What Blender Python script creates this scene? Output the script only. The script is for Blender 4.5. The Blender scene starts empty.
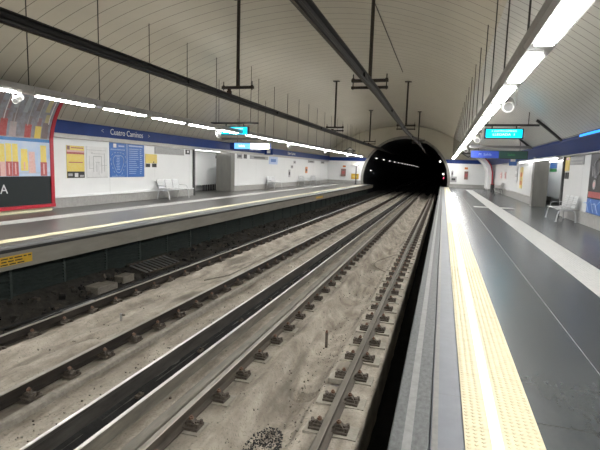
import bpy, bmesh, math, random
from mathutils import Vector, Matrix, noise
random.seed(7)
sc = bpy.context.scene
COL = sc.collection
# ------------------------------------------------------------------ camera, world, exposure
def make_camera():
    a, p, r = (math.radians(v) for v in (16.62, 6.98, 1.72))
    F = Vector((-math.sin(a)*math.cos(p), math.cos(a)*math.cos(p), -math.sin(p)))
    R = Vector((math.cos(a), math.sin(a), 0)); U = R.cross(F)
    R2 = R*math.cos(r) + U*math.sin(r); U2 = U*math.cos(r) - R*math.sin(r)
    cd = bpy.data.cameras.new('camera'); cd.sensor_width = 36; cd.lens = 470/600*36
    cd.clip_start = .05; cd.clip_end = 400
    o = bpy.data.objects.new('camera', cd); COL.objects.link(o)
    m = Matrix((R2, U2, -F)).transposed().to_4x4(); m.translation = (0, 0, 1.55)
    o.matrix_world = m
    sc.camera = o
make_camera()
w = bpy.data.worlds.new('world'); sc.world = w; w.use_nodes = True
w.node_tree.nodes['Background'].inputs[0].default_value = (.01, .01, .012, 1)
w.node_tree.nodes['Background'].inputs[1].default_value = 1
sc.view_settings.view_transform = 'Standard'; sc.view_settings.look = 'None'
sc.view_settings.gamma = 1; sc.view_settings.use_curve_mapping = False
sc.view_settings.exposure = 1.2
sc.cycles.max_bounces = 14; sc.cycles.diffuse_bounces = 8; sc.cycles.sample_clamp_indirect = 6
LAMP = 30.0; VAULT_FILL = 14.0  # diffuser strength; strength of the added uplight for the vault

# ------------------------------------------------------------------ materials
def mat(name, c, c2=None, scale=6, rough=.6, metal=0, bump=0, bscale=None, stretch=(1,1,1), emit=0, spec=.5, coat=0, rvar=0):
    m = bpy.data.materials.new(name); m.use_nodes = True
    nt = m.node_tree; b = nt.nodes['Principled BSDF']
    b.inputs['Roughness'].default_value = rough; b.inputs['Metallic'].default_value = metal
    b.inputs['Specular IOR Level'].default_value = spec
    b.inputs['Coat Weight'].default_value = coat; b.inputs['Coat Roughness'].default_value = .08
    if emit:
        b.inputs['Base Color'].default_value = (*c, 1)
        b.inputs['Emission Color'].default_value = (*c, 1); b.inputs['Emission Strength'].default_value = emit
        return m
    tc = nt.nodes.new('ShaderNodeTexCoord'); mp = nt.nodes.new('ShaderNodeMapping'); mp.inputs['Scale'].default_value = stretch
    nt.links.new(tc.outputs['Object'], mp.inputs[0])
    n = nt.nodes.new('ShaderNodeTexNoise'); n.inputs['Scale'].default_value = scale; n.inputs['Detail'].default_value = 6
    n.inputs['Roughness'].default_value = .65
    nt.links.new(mp.outputs[0], n.inputs['Vector'])
    r = nt.nodes.new('ShaderNodeValToRGB'); r.color_ramp.elements[0].position = .32; r.color_ramp.elements[1].position = .68
    c2 = c2 or tuple(v*.88 for v in c)
    r.color_ramp.elements[0].color = (*c2, 1); r.color_ramp.elements[1].color = (*c, 1)
    nt.links.new(n.outputs['Fac'], r.inputs[0]); nt.links.new(r.outputs[0], b.inputs['Base Color'])
    if rvar:
        mr = nt.nodes.new('ShaderNodeMapRange'); mr.inputs[3].default_value = rough-rvar; mr.inputs[4].default_value = rough+rvar
        nt.links.new(n.outputs['Fac'], mr.inputs[0]); nt.links.new(mr.outputs[0], b.inputs['Roughness'])
    if bump:
        n2 = nt.nodes.new('ShaderNodeTexNoise'); n2.inputs['Scale'].default_value = bscale or scale*4; n2.inputs['Detail'].default_value = 5
        nt.links.new(mp.outputs[0], n2.inputs['Vector'])
        bp = nt.nodes.new('ShaderNodeBump'); bp.inputs['Strength'].default_value = bump; bp.inputs['Distance'].default_value = .02
        nt.links.new(n2.outputs['Fac'], bp.inputs['Height']); nt.links.new(bp.outputs[0], b.inputs['Normal'])
    return m

def add_joints(m, axes, color, keep=1.0):
    """darken narrow joints: axes = [(axis index, period, width, offset)] in object coordinates"""
    nt = m.node_tree; b = nt.nodes['Principled BSDF']
    src = b.inputs['Base Color'].links[0].from_socket
    tc = nt.nodes.new('ShaderNodeTexCoord'); sx = nt.nodes.new('ShaderNodeSeparateXYZ'); nt.links.new(tc.outputs['Object'], sx.inputs[0])
    last = None
    for ax, per, wd, off in axes:
        a = nt.nodes.new('ShaderNodeMath'); a.operation = 'ADD'; a.inputs[1].default_value = 1000*per - off; nt.links.new(sx.outputs[ax], a.inputs[0])
        md = nt.nodes.new('ShaderNodeMath'); md.operation = 'MODULO'; md.inputs[1].default_value = per; nt.links.new(a.outputs[0], md.inputs[0])
        lt = nt.nodes.new('ShaderNodeMath'); lt.operation = 'LESS_THAN'; lt.inputs[1].default_value = wd; nt.links.new(md.outputs[0], lt.inputs[0])
        if last is None: last = lt
        else:
            mx = nt.nodes.new('ShaderNodeMath'); mx.operation = 'MAXIMUM'; nt.links.new(last.outputs[0], mx.inputs[0]); nt.links.new(lt.outputs[0], mx.inputs[1]); last = mx
    mix = nt.nodes.new('ShaderNodeMix'); mix.data_type = 'RGBA'
    if keep != 1.0:
        ml = nt.nodes.new('ShaderNodeMath'); ml.operation = 'MULTIPLY'; ml.inputs[1].default_value = keep; nt.links.new(last.outputs[0], ml.inputs[0]); last = ml
    nt.links.new(last.outputs[0], mix.inputs['Factor']); nt.links.new(src, mix.inputs['A']); mix.inputs['B'].default_value = (*color, 1)
    nt.links.new(mix.outputs['Result'], b.inputs['Base Color'])
    return m

M = {}
M['vault'] = add_joints(mat('vault_panels', (.52,.49,.415), (.47,.44,.37), scale=.7, rough=.42, spec=.5, stretch=(1,.5,1)), [(1,.52,.022,.1)], (.10,.09,.075), .85)
M['vault2'] = add_joints(mat('vault_grey_slats', (.56,.56,.535), (.51,.51,.49), scale=.7, rough=.34, spec=.5, stretch=(1,.5,1)), [(1,.325,.022,.1)], (.11,.105,.10), .85)
M['end'] = mat('end_wall_paint', (.50,.47,.39), (.45,.42,.34), scale=.8, rough=.5)
M['white'] = add_joints(mat('white_wall_panel', (.88,.89,.89), (.85,.86,.86), scale=1.2, rough=.22, spec=.5), [(1,2.9,.012,.4)], (.45,.45,.45), .8)
M['white2'] = mat('white_panel_plain', (.88,.89,.89), (.84,.85,.85), scale=1.2, rough=.25)
M['plinth'] = mat('grey_plinth_stone', (.42,.415,.40), (.33,.325,.31), scale=9, rough=.35, bump=.05)
M['blue'] = mat('blue_enamel', (.012,.042,.21), (.010,.034,.17), scale=3, rough=.45, spec=.22)
M['sill'] = mat('grey_metal_trim', (.42,.41,.39), (.36,.35,.33), scale=8, rough=.35, metal=.3)
M['floor'] = add_joints(mat('dark_floor_tile', (.058,.064,.066), (.038,.043,.045), scale=2.6, rough=.26, spec=.5, stretch=(1,.45,1)), [(1,.6,.012,.1),(0,1.08,.008,.2)], (.018,.019,.02), .9)
M['floor2'] = add_joints(mat('grey_floor_tile', (.085,.082,.075), (.06,.058,.053), scale=2.6, rough=.30, spec=.5, stretch=(1,.45,1)), [(1,.6,.010,.1)], (.03,.03,.03), .8)
M['edge'] = add_joints(mat('platform_edge_stone', (.10,.105,.105), (.045,.048,.048), scale=34, rough=.6, stretch=(1,.6,1), bump=.03), [(1,1.2,.008,.3)], (.07,.07,.07), .8)
M['edge2'] = add_joints(mat('smooth_grey_stone', (.09,.098,.115), (.07,.077,.09), scale=5, rough=.5), [(1,1.2,.008,.9)], (.07,.07,.07), .8)
M['groove'] = mat('edge_strip_light', (.19,.19,.185), (.13,.13,.125), scale=14, rough=.5)
M['groove2'] = mat('edge_strip_worn', (.13,.125,.11), (.085,.085,.08), scale=14, rough=.5)
M['yellow'] = add_joints(mat('yellow_tactile', (.56,.50,.33), (.47,.42,.27), scale=14, rough=.55), [(1,.4,.006,.1)], (.42,.36,.22), .8)
M['whiteline'] = mat('white_line', (.68,.68,.64), (.58,.58,.54), scale=10, rough=.4)
M['cream'] = mat('cream_line', (.74,.70,.48), (.64,.60,.42), scale=10, rough=.35)
M['tactile'] = mat('light_grey_tactile', (.52,.52,.50), (.42,.42,.41), scale=10, rough=.4)
M['seam'] = mat('floor_seam_metal', (.35,.35,.34), rough=.3, metal=.5)
M['face'] = mat('platform_face', (.30,.285,.25), (.22,.21,.18), scale=2.2, rough=.5, bump=.04, stretch=(1,.4,2))
M['black'] = mat('black_rubber', (.02,.02,.02), rough=.6)
M['louvre'] = mat('dark_louvre', (.050,.066,.060), (.028,.038,.034), scale=8, rough=.6)
M['bed'] = None
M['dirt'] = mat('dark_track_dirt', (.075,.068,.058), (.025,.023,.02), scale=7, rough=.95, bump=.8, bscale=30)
M['near_black'] = mat('matt_near_black', (.018,.017,.016), (.008,.008,.008), scale=6, rough=.95, bump=.4)  # near-black for trench, recess and under-track faces
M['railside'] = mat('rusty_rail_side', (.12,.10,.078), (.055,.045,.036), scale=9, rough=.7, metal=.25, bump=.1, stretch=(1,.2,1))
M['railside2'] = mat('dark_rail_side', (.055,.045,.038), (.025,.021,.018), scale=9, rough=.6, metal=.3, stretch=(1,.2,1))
M['railtop'] = mat('worn_rail_top', (.36,.33,.29), (.22,.20,.17), scale=10, rough=.38, metal=.7, stretch=(1,.15,1))
M['beamtop'] = mat('polished_beam_top', (.72,.70,.67), (.45,.43,.41), scale=9, rough=.34, metal=.6, stretch=(1,.1,1))
M['beamside'] = mat('dark_beam_side', (.16,.15,.135), (.07,.066,.06), scale=9, rough=.4, metal=.5, stretch=(1,.2,1))
M['beamside2'] = mat('dusty_beam_side', (.26,.24,.20), (.13,.12,.10), scale=9, rough=.6, metal=.3, stretch=(1,.2,1))
M['iron'] = mat('fastener_iron', (.15,.125,.10), (.06,.05,.042), scale=40, rough=.75, metal=.3)
M['rust'] = mat('bolt_rust', (.22,.12,.075), (.10,.06,.045), scale=60, rough=.8)
M['pad'] = mat('concrete_pad', (.36,.335,.285), (.25,.23,.19), scale=9, rough=.9, bump=.4)
M['conductor'] = mat('dark_conductor', (.014,.0125,.012), (.009,.008,.008), scale=12, rough=.5)
M['pole'] = mat('dark_bronze_steel', (.055,.045,.036), (.035,.03,.025), scale=20, rough=.5, metal=.4)
M['insul'] = mat('brown_insulator', (.05,.025,.018), rough=.25)
M['housing'] = mat('light_housing', (.42,.41,.39), (.36,.35,.34), scale=6, rough=.4, metal=.3)
M['rod'] = mat('thin_dark_rod', (.05,.045,.04), rough=.5, metal=.5)
M['tube'] = mat('lit_diffuser', (1,.99,.965), emit=LAMP)
M['vaultfill'] = mat('added_vault_fill', (1,.95,.84), emit=VAULT_FILL)  # added upward glow that brightens the vault
M['speaker'] = mat('white_speaker', (.78,.78,.76), rough=.4)
M['dgrey'] = mat('dark_grey_metal', (.07,.07,.072), (.05,.05,.052), scale=12, rough=.4, metal=.4)
M['mgrey'] = mat('mid_grey_metal', (.30,.30,.30), (.25,.25,.25), scale=5, rough=.35, metal=.4)
M['column'] = mat('grey_column_panel', (.22,.215,.195), (.165,.16,.148), scale=1.5, rough=.3, metal=.2, stretch=(1,1,.3))
M['chair'] = mat('white_painted_metal', (.62,.63,.64), (.52,.53,.54), scale=30, rough=.35, metal=.2)
M['steel'] = mat('brushed_steel', (.55,.55,.54), rough=.3, metal=.8)
M['red'] = mat('red_frame', (.50,.03,.05), (.42,.025,.04), scale=10, rough=.3)
M['adblack'] = mat('poster_black', (.012,.018,.020), rough=.3)
M['adsky'] = mat('poster_light_blue', (.42,.56,.78), (.56,.64,.76), scale=3, rough=.25)
M['adgrey'] = mat('poster_misty_grey', (.38,.42,.50), (.28,.25,.26), scale=5, rough=.25)
M['adblue'] = mat('poster_blue_shelf', (.06,.22,.52), rough=.25)
M['py'] = mat('print_yellow', (.80,.60,.09), (.78,.66,.25), scale=18, rough=.3)
M['pp'] = mat('print_pink', (.70,.40,.36), (.74,.52,.50), scale=18, rough=.3)
M['pr'] = mat('print_red', (.42,.07,.07), (.50,.16,.16), scale=18, rough=.3)
M['pb'] = mat('print_brown', (.22,.12,.11), (.30,.18,.15), scale=18, rough=.3)
for _n, _c in (('my',(.52,.46,.26)),('mr',(.33,.20,.22)),('mb',(.26,.21,.22)),('mp',(.50,.42,.43)),('mg',(.42,.45,.50))): M[_n] = mat('misty_print_'+{'my':'yellow','mr':'red','mb':'brown','mp':'pink','mg':'grey'}[_n], _c, tuple(v*.8 for v in _c), scale=8, rough=.3)
M['pg'] = mat('print_green', (.05,.32,.10), rough=.3)
M['pw'] = mat('print_white', (.78,.78,.78), rough=.3)
M['pk'] = mat('print_black', (.02,.02,.02), rough=.4)
M['pgrey'] = mat('print_grey', (.42,.42,.43), rough=.4)
M['mapblue'] = mat('print_blue', (.045,.16,.50), (.035,.13,.44), scale=8, rough=.3)
M['mapline'] = mat('print_pale_blue', (.40,.52,.76), rough=.3)
M['orange'] = mat('print_orange', (.75,.25,.05), rough=.35)
M['hyellow'] = mat('warning_yellow', (.72,.46,.04), (.62,.38,.03), scale=12, rough=.4)
M['cyan'] = mat('lit_screen_cyan', (.0,.55,.85), emit=1.25)
M['cyanw'] = mat('lit_screen_pale', (.45,.9,1.0), emit=1.3)
M['litw'] = mat('lit_sign_white', (.95,.97,.90), emit=1.3)
M['lity'] = mat('lit_sign_yellow', (.90,.95,.55), emit=1.1)
M['litb'] = mat('lit_sign_blue', (.12,.35,.85), emit=.9)
M['litr'] = mat('lit_sign_pink', (.85,.45,.60), emit=1.0)
M['signblue'] = mat('sign_blue', (.03,.07,.42), emit=.14)
M['signgreen'] = mat('sign_green', (.035,.10,.085), rough=.3)
M['bluelamp'] = mat('blue_lamp', (.02,.22,.9), emit=1.2)
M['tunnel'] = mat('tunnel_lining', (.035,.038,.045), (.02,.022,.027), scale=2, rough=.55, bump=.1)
M['rim'] = mat('tunnel_rim', (.25,.24,.22), (.16,.155,.145), scale=5, rough=.6)
M['tlamp'] = mat('tunnel_lamp', (1,.97,.9), emit=1.6)
M['redlamp'] = mat('red_signal', (1,.05,.1), emit=5)
M['conc'] = mat('pale_concrete', (.30,.275,.235), (.19,.17,.14), scale=16, rough=.9, bump=.2)

def bed_material():
    m = mat('track_concrete', (.44,.395,.33), (.20,.172,.138), scale=2.6, rough=.92, bump=.9, bscale=14, stretch=(1,.55,1))
    nt = m.node_tree; b = nt.nodes['Principled BSDF']; src = b.inputs['Base Color'].links[0].from_socket
    tc = nt.nodes.new('ShaderNodeTexCoord')
    mp = nt.nodes.new('ShaderNodeMapping'); mp.inputs['Scale'].default_value = (3,.35,1); nt.links.new(tc.outputs['Object'], mp.inputs[0])
    n = nt.nodes.new('ShaderNodeTexNoise'); n.inputs['Scale'].default_value = 2.2; n.inputs['Detail'].default_value = 8; nt.links.new(mp.outputs[0], n.inputs['Vector'])
    r = nt.nodes.new('ShaderNodeValToRGB'); r.color_ramp.elements[0].position = .50; r.color_ramp.elements[1].position = .72
    r.color_ramp.elements[0].color = (0,0,0,1); r.color_ramp.elements[1].color = (.75,.75,.75,1)
    nt.links.new(n.outputs['Fac'], r.inputs[0])
    mix = nt.nodes.new('ShaderNodeMix'); mix.data_type = 'RGBA'; nt.links.new(r.outputs[0], mix.inputs['Factor']); nt.links.new(src, mix.inputs['A'])
    mix.inputs['B'].default_value = (.11,.095,.075,1); 
    # fine speckle
    n2 = nt.nodes.new('ShaderNodeTexNoise'); n2.inputs['Scale'].default_value = 38; n2.inputs['Detail'].default_value = 3; nt.links.new(tc.outputs['Object'], n2.inputs['Vector'])
    r2 = nt.nodes.new('ShaderNodeValToRGB'); r2.color_ramp.elements[0].position = .56; r2.color_ramp.elements[1].position = .70
    r2.color_ramp.elements[0].color = (0,0,0,1); r2.color_ramp.elements[1].color = (.6,.6,.6,1)
    nt.links.new(n2.outputs['Fac'], r2.inputs[0])
    mx2 = nt.nodes.new('ShaderNodeMix'); mx2.data_type = 'RGBA'; nt.links.new(r2.outputs[0], mx2.inputs['Factor']); nt.links.new(mix.outputs['Result'], mx2.inputs['A'])
    mx2.inputs['B'].default_value = (.13,.115,.095,1)
    nt.links.new(mx2.outputs['Result'], b.inputs['Base Color'])
    return m
M['bed'] = bed_material()

# ------------------------------------------------------------------ mesh builder
class MB:
    def __init__(s): s.v = []; s.f = []; s.m = []; s.mats = []
    def mi(s, m):
        if m not in s.mats: s.mats.append(m)
        return s.mats.index(m)
    def face(s, pts, m): 
        n = len(s.v); s.v += [tuple(p) for p in pts]; s.f.append(tuple(range(n, n+len(pts)))); s.m.append(s.mi(m)); return s
    def box(s, x0, x1, y0, y1, z0, z1, m, T=None):
        P = [Vector((x, y, z)) for x in (x0, x1) for y in (y0, y1) for z in (z0, z1)]
        if T: P = [T @ p for p in P]
        n = len(s.v); s.v += [tuple(p) for p in P]; k = s.mi(m)
        for f in ((0,1,3,2),(4,6,7,5),(0,4,5,1),(2,3,7,6),(0,2,6,4),(1,5,7,3)):
            s.f.append(tuple(n+i for i in f)); s.m.append(k)
        return s
    def prism(s, prof, y0, y1, m, caps=True, mats=None):      # closed profile [(x,z)] along Y
        n = len(s.v); c = len(prof)
        s.v += [(x, y0, z) for x, z in prof] + [(x, y1, z) for x, z in prof]
        for i in range(c):
            j = (i+1) % c; s.f.append((n+i, n+j, n+c+j, n+c+i)); s.m.append(s.mi(mats[i] if mats else m))
        if caps:
            s.f.append(tuple(n+i for i in reversed(range(c)))); s.m.append(s.mi(m))
            s.f.append(tuple(n+c+i for i in range(c))); s.m.append(s.mi(m))
        return s
    def tube(s, p0, p1, r, m, n=10, r1=None):
        p0 = Vector(p0); p1 = Vector(p1); d = (p1-p0).normalized()
        a = d.orthogonal().normalized(); b = d.cross(a); r1 = r if r1 is None else r1; k = len(s.v)
        for q, rr in ((p0, r), (p1, r1)):
            s.v += [tuple(q + a*rr*math.cos(2*math.pi*i/n) + b*rr*math.sin(2*math.pi*i/n)) for i in range(n)]
        mi = s.mi(m)
        for i in range(n): j = (i+1) % n; s.f.append((k+i, k+j, k+n+j, k+n+i)); s.m.append(mi)
        s.f.append(tuple(k+i for i in reversed(range(n)))); s.m.append(mi)
        s.f.append(tuple(k+n+i for i in range(n))); s.m.append(mi)
        return s
    def path(s, pts, r, m, n=8):
        for a, b in zip(pts[:-1], pts[1:]): s.tube(a, b, r, m, n)
        return s
    def build(s, name, parent=None, bevel=0, smooth=False, loc=None, kind=None):
        me = bpy.data.meshes.new(name); me.from_pydata(s.v, [], s.f)
        for m in s.mats: me.materials.append(m)
        for p, k in zip(me.polygons, s.m): p.material_index = k; p.use_smooth = smooth
        bm = bmesh.new(); bm.from_mesh(me); bmesh.ops.recalc_face_normals(bm, faces=bm.faces); bm.to_mesh(me); bm.free()
        o = bpy.data.objects.new(name, me); COL.objects.link(o)
        if parent: o.parent = parent
        if loc: o.location = loc
        if kind: o['kind'] = kind
        if bevel:
            b = o.modifiers.new('bevel', 'BEVEL'); b.width = bevel; b.segments = 2; b.limit_method = 'ANGLE'
        return o
def B(x0, x1, y0, y1, z0, z1, m): return MB().box(x0, x1, y0, y1, z0, z1, m)
def struct(mb, name, bevel=0, smooth=False): return mb.build(name, bevel=bevel, smooth=smooth, kind='structure')
def thing(name, label, cat, loc=(0,0,0), group=None, rz=0):
    o = bpy.data.objects.new(name, None); COL.objects.link(o); o.location = loc; o.rotation_euler.z = rz
    o.empty_display_size = .1
    o['label'] = label; o['category'] = cat
    if group: o['group'] = group
    return o
def tag(o, label, cat, group=None):
    o['label'] = label; o['category'] = cat
    if group: o['group'] = group
    return o
KIDS = {}
def copy_tree(o, parent=None):
    c = o.copy(); COL.objects.link(c)
    if parent: c.parent = parent
    for ch in [q for q in ALLK(o)]: copy_tree(ch, c)
    return c
def ALLK(o): return list(o.children)
def text_mesh(txt, size, m, name, parent, mtx, depth=.004, align='CENTER', sx=1):
    cu = bpy.data.curves.new('t', 'FONT'); cu.body = txt; cu.size = size; cu.extrude = depth; cu.align_x = align; cu.align_y = 'CENTER'
    t = bpy.data.objects.new('t', cu); COL.objects.link(t)
    dg = bpy.context.evaluated_depsgraph_get(); me = bpy.data.meshes.new_from_object(t.evaluated_get(dg)); me.name = name
    bpy.data.objects.remove(t)
    me.transform(Matrix.Diagonal((sx, 1, 1, 1))); me.transform(mtx); me.materials.clear(); me.materials.append(m)
    o = bpy.data.objects.new(name, me); COL.objects.link(o); o.parent = parent
    return o
# frames: text plane facing -Y (towards camera), facing +X (left wall), facing -X (right wall)
def FY(x, y, z): return Matrix.Translation((x, y, z)) @ Matrix(((1,0,0,0),(0,0,-1,0),(0,1,0,0),(0,0,0,1)))
def FXp(x, y, z): return Matrix.Translation((x, y, z)) @ Matrix(((0,0,1,0),(1,0,0,0),(0,1,0,0),(0,0,0,1)))
def FXm(x, y, z): return Matrix.Translation((x, y, z)) @ Matrix(((0,0,-1,0),(-1,0,0,0),(0,1,0,0),(0,0,0,1)))

# ------------------------------------------------------------------ setting
Y0, Y1 = -9.0, 50.0
XC, XL, XR = -3.75, -11.95, 4.45
def vz(x):
    d = abs(x-XC)
    if x > XC: return 6.1 - .0575*d*d
    return 1.64 + 4.46*math.sqrt(max(0, 1-(d/8.55)**2))
# vault
mb = MB(); N = 72
inner = [(XL-.02+(XR-XL+.04)*(.5-.5*math.cos(math.pi*i/N)), 0) for i in range(N+1)]
inner = [(x, vz(x)) for x, _ in inner]
nrm = []
for i, (x, z) in enumerate(inner):
    a = inner[max(0,i-1)]; b = inner[min(N,i+1)]; d = Vector((b[0]-a[0], b[1]-a[1])).normalized(); nrm.append((-d.y, d.x))
outer = [(x+n[0]*.25, z+n[1]*.25) for (x, z), n in zip(inner, nrm)]
mb.prism(inner + outer[::-1], Y0, Y1, M['vault'])
vault = struct(mb, 'ceiling', smooth=False)
vault.data.materials.append(M['vault2'])
for p in vault.data.polygons:
    p.use_smooth = len(p.vertices) == 4
    if p.center.x > .95 and len(p.vertices) == 4: p.material_index = 1
# thin end-cap faces stay flat
# left wall with passage gap
PL0, PL1 = 21.15, 25.4
PR0, PR1 = 20.3, 25.2
mb = MB()
for a, b in ((Y0, PL0), (PL1, Y1)): mb.box(XL-.35, XL, a, b, -.02, 2.42, M['white'])
mb.box(XL-.35, XL, Y0, Y1, 2.42, 3.05, M['end'])
struct(mb, 'wall_left')
mb = MB()
for a, b in ((Y0, PR0), (PR1, Y1)): mb.box(XR, XR+.35, a, b, -.02, 2.42, M['white'])
mb.box(XR, XR+.35, Y0, Y1, 2.42, 3.05, M['end'])
struct(mb, 'wall_right')
# passages behind the gaps (side, back and ceiling)
mb = MB(); mb.box(-14.2, -14.0, PL0-.2, 32, 0, 2.6, M['white2']); mb.box(-14.2, XL-.35, 31.8, 32, 0, 2.6, M['column']); mb.box(-14.2, XL-.35, PL0-.2, PL0, 0, 2.6, M['white2']); mb.box(-14.2, XL, PL0-.2, 32, 2.42, 2.6, M['white2'])
struct(mb, 'wall_passage_left')
mb = MB(); mb.box(6.4, 6.6, PR0-.2, 32, 0, 2.6, M['white2']); mb.box(XR+.35, 6.6, 31.8, 32, 0, 2.6, M['column']); mb.box(XR+.35, 6.6, PR0-.2, PR0, 0, 2.6, M['white2']); mb.box(XR, 6.6, PR0-.2, 32, 2.42, 2.6, M['white2'])
struct(mb, 'wall_passage_right')
# columns lining the far side of each gap
struct(B(-12.85, -11.9, PL1-.03, PL1+.5, 0, 2.4, M['column']), 'wall_pillar_left', bevel=.01)
struct(B(4.22, 4.86, PR1-.03, PR1+.5, 0, 2.4, M['column']), 'wall_pillar_right', bevel=.01)
struct(B(-11.98, -11.88, PL0-.12, PL0+.02, 0, 2.4, M['dgrey']), 'trim_1')
struct(B(4.37, 4.5, PR0-.1, PR0+.02, 0, 2.4, M['dgrey']), 'trim_2')
# baseboards
mb = MB()
for a, b in ((Y0, PL0-.12), (PL1+.5, Y1)): mb.box(XL, XL+.05, a, b, 0, .33, M['plinth']); mb.box(XL, XL+.09, a, b, .33, .38, M['white2'])
struct(mb, 'baseboard_left', bevel=.006)
mb = MB()
for a, b in ((Y0, PR0-.1), (PR1+.5, Y1)): mb.box(XR-.05, XR, a, b, 0, .35, M['plinth']); mb.box(XR-.08, XR, a, b, .35, .40, M['sill'])
struct(mb, 'baseboard_right', bevel=.006)
# blue bands
bandL = MB().prism([(XL,2.42),(XL+.17,2.42),(XL+.17,2.80),(XL+.14,2.84),(XL,2.84)], Y0, Y1, M['blue']); struct(bandL, 'trim_3')
struct(B(XL, XL+.12, Y0, Y1, 2.27, 2.42, M['sill']), 'trim_4', bevel=.01)
bandR = MB().prism([(XR,2.30),(XR-.13,2.30),(XR-.60,2.68),(XR-.60,2.76),(XR-.55,2.80),(XR,2.80)], Y0, Y1, M['blue']); struct(bandR, 'trim_5')
struct(B(XR-.13, XR, Y0, Y1, 2.24, 2.30, M['sill']), 'trim_6', bevel=.01)
struct(B(XR-.62, XR-.5, Y0, Y1, 2.78, 2.82, M['dgrey']), 'trim_7', bevel=.01)

# platforms
EL, ER = -7.05, -.2
mb = MB().box(ER+.42, 6.6, Y0, Y1+.3, -.40, 0, M['floor']); struct(mb, 'floor_right')
mb = MB().box(ER, ER+.222, Y0, Y1+.3, -.32, 0, M['edge']); mb.box(ER+.225, ER+.42, Y0, Y1+.3, -.32, 0, M['edge2']); mb.box(ER, ER+.02, Y0, Y1+.3, -.34, -.32, M['black']); struct(mb, 'platform_edge_right', bevel=.012)
mb = MB(); mb.box(-.125, -.075, Y0, Y1, 0, .003, M['groove']); mb.box(.035, .07, Y0, Y1, 0, .003, M['groove2']); struct(mb, 'platform_edge_strip')
# yellow tactile paving with truncated domes
mb = MB(); mb.box(.22, .66, Y0, Y1, -.002, .006, M['yellow'])
y = 1.7
while y < 15:
    xs = [.24+.042*i for i in range(3)] + [.465+.042*i for i in range(5)]
    for x in xs:
        n = len(mb.v); k = mb.mi(M['yellow']); r0, r1 = .015, .008
        for r, z in ((r0, .006), (r1, .0105)):
            mb.v += [(x+r*a, y+r*b, z) for a, b in ((1,0),(0,1),(-1,0),(0,-1))]
        for i in range(4): j = (i+1) % 4; mb.f.append((n+i, n+j, n+4+j, n+4+i)); mb.m.append(k)
        mb.f.append((n+4,n+5,n+6,n+7)); mb.m.append(k)
    y += .042 if y < 8 else .084
struct(mb, 'tactile_paving_yellow')
struct(B(.365, .432, Y0, Y1, .0, .0115, M['whiteline']), 'platform_white_line')
mb = MB(); mb.box(2.04, 2.60, Y0, 44.5, -.002, .005, M['tactile'])
for i in range(11): mb.box(2.06+.05*i, 2.085+.05*i, Y0, 44.4, .005, .010, M['tactile'])
mb.box(1.45, 2.04, 22.6, 23.3, -.002, .005, M['tactile']); mb.box(2.6, 3.15, 22.6, 23.3, -.002, .005, M['tactile'])
struct(mb, 'tactile_paving_grey')
struct(B(1.28, 1.287, Y0, Y1, 0, .002, M['seam']), 'floor_seam')
mb = MB().box(-14.2, EL-.35, Y0, Y1+.3, -.40, 0, M['floor2']); struct(mb, 'floor_left')
mb = MB().box(EL-.35, EL, Y0, Y1+.3, -.30, 0, M['edge']); mb.box(EL-.12, EL+.012, Y0, Y1+.3, -.055, .004, M['black']); mb.box(EL-.1, EL+.006, Y0, Y1+.3, -.36, -.045, M['face'])
struct(mb, 'platform_edge_left', bevel=.005)
struct(B(-7.93, -7.66, Y0, Y1, 0, .006, M['cream']), 'platform_cream_line')
mb = MB(); mb.box(-10.35, -9.8, Y0, 46, 0, .005, M['tactile'])
for i in range(8): mb.box(-10.33+.07*i, -10.30+.07*i, Y0, 46, .005, .009, M['tactile'])
struct(mb, 'tactile_paving_pale')
# under-platform walls
mb = MB(); mb.box(-7.75, -7.6, Y0, Y1+.3, -1.7, -.38, M['near_black']); 
for k in range(9):
    z = -.50 - .065*k
    n0 = MB
    mb.prism([(-7.6, z), (-7.52, z-.035), (-7.52, z-.045), (-7.6, z-.01)], Y0, Y1, M['louvre'])
yy = Y0
while yy < Y1:
    mb.box(-7.6, -7.53, yy, yy+.05, -1.25, -.42, M['louvre']); yy += 1.3
struct(mb, 'wall_under_platform_left')
struct(B(.35, .5, Y0, Y1+.3, -1.75, -.38, M['near_black']), 'wall_under_platform_right')

# track bed
prof = [(.4,-1.72),(-.64,-1.70),(-.645,-1.26),(-.66,-1.225),(-.8,-1.22),(-1.1,-1.22),(-1.26,-1.225),(-1.31,-1.245),(-1.37,-1.37),(-1.48,-1.48),(-1.66,-1.51),(-1.82,-1.485),(-1.95,-1.38),(-2.02,-1.225),(-2.07,-1.185),(-2.12,-1.19),(-2.17,-1.225),(-2.3,-1.22),(-2.48,-1.22),(-2.62,-1.22),
        (-2.72,-1.20),(-2.78,-1.17),(-2.9,-1.18),(-3.0,-1.2),(-3.10,-1.34),(-3.30,-1.35),(-3.36,-1.2),(-3.5,-1.2),(-3.7,-1.2),(-3.86,-1.2),(-3.98,-1.17),(-4.06,-1.14),(-4.12,-1.15),(-4.16,-1.22),(-4.3,-1.24),(-4.5,-1.235),(-4.68,-1.225),(-4.76,-1.15),(-4.9,-1.125),(-5.1,-1.14),(-5.3,-1.23),(-5.5,-1.23),(-5.65,-1.15),(-5.78,-1.13),(-5.86,-1.17),(-5.92,-1.215),(-6.1,-1.22),(-6.25,-1.23),(-6.33,-1.3)]
pts = []
for (x0, z0), (x1, z1) in zip(prof[:-1], prof[1:]):
    n = max(1, int(abs(x1-x0)/.06))
    for i in range(n): pts.append((x0+(x1-x0)*i/n, z0+(z1-z0)*i/n))
pts.append(prof[-1])
ys = []; y = -2.0
while y < 62: ys.append(y); y += .07 if 2 < y < 9 else (.16 if y < 20 else .5)
mb = MB(); C = len(pts)
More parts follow.
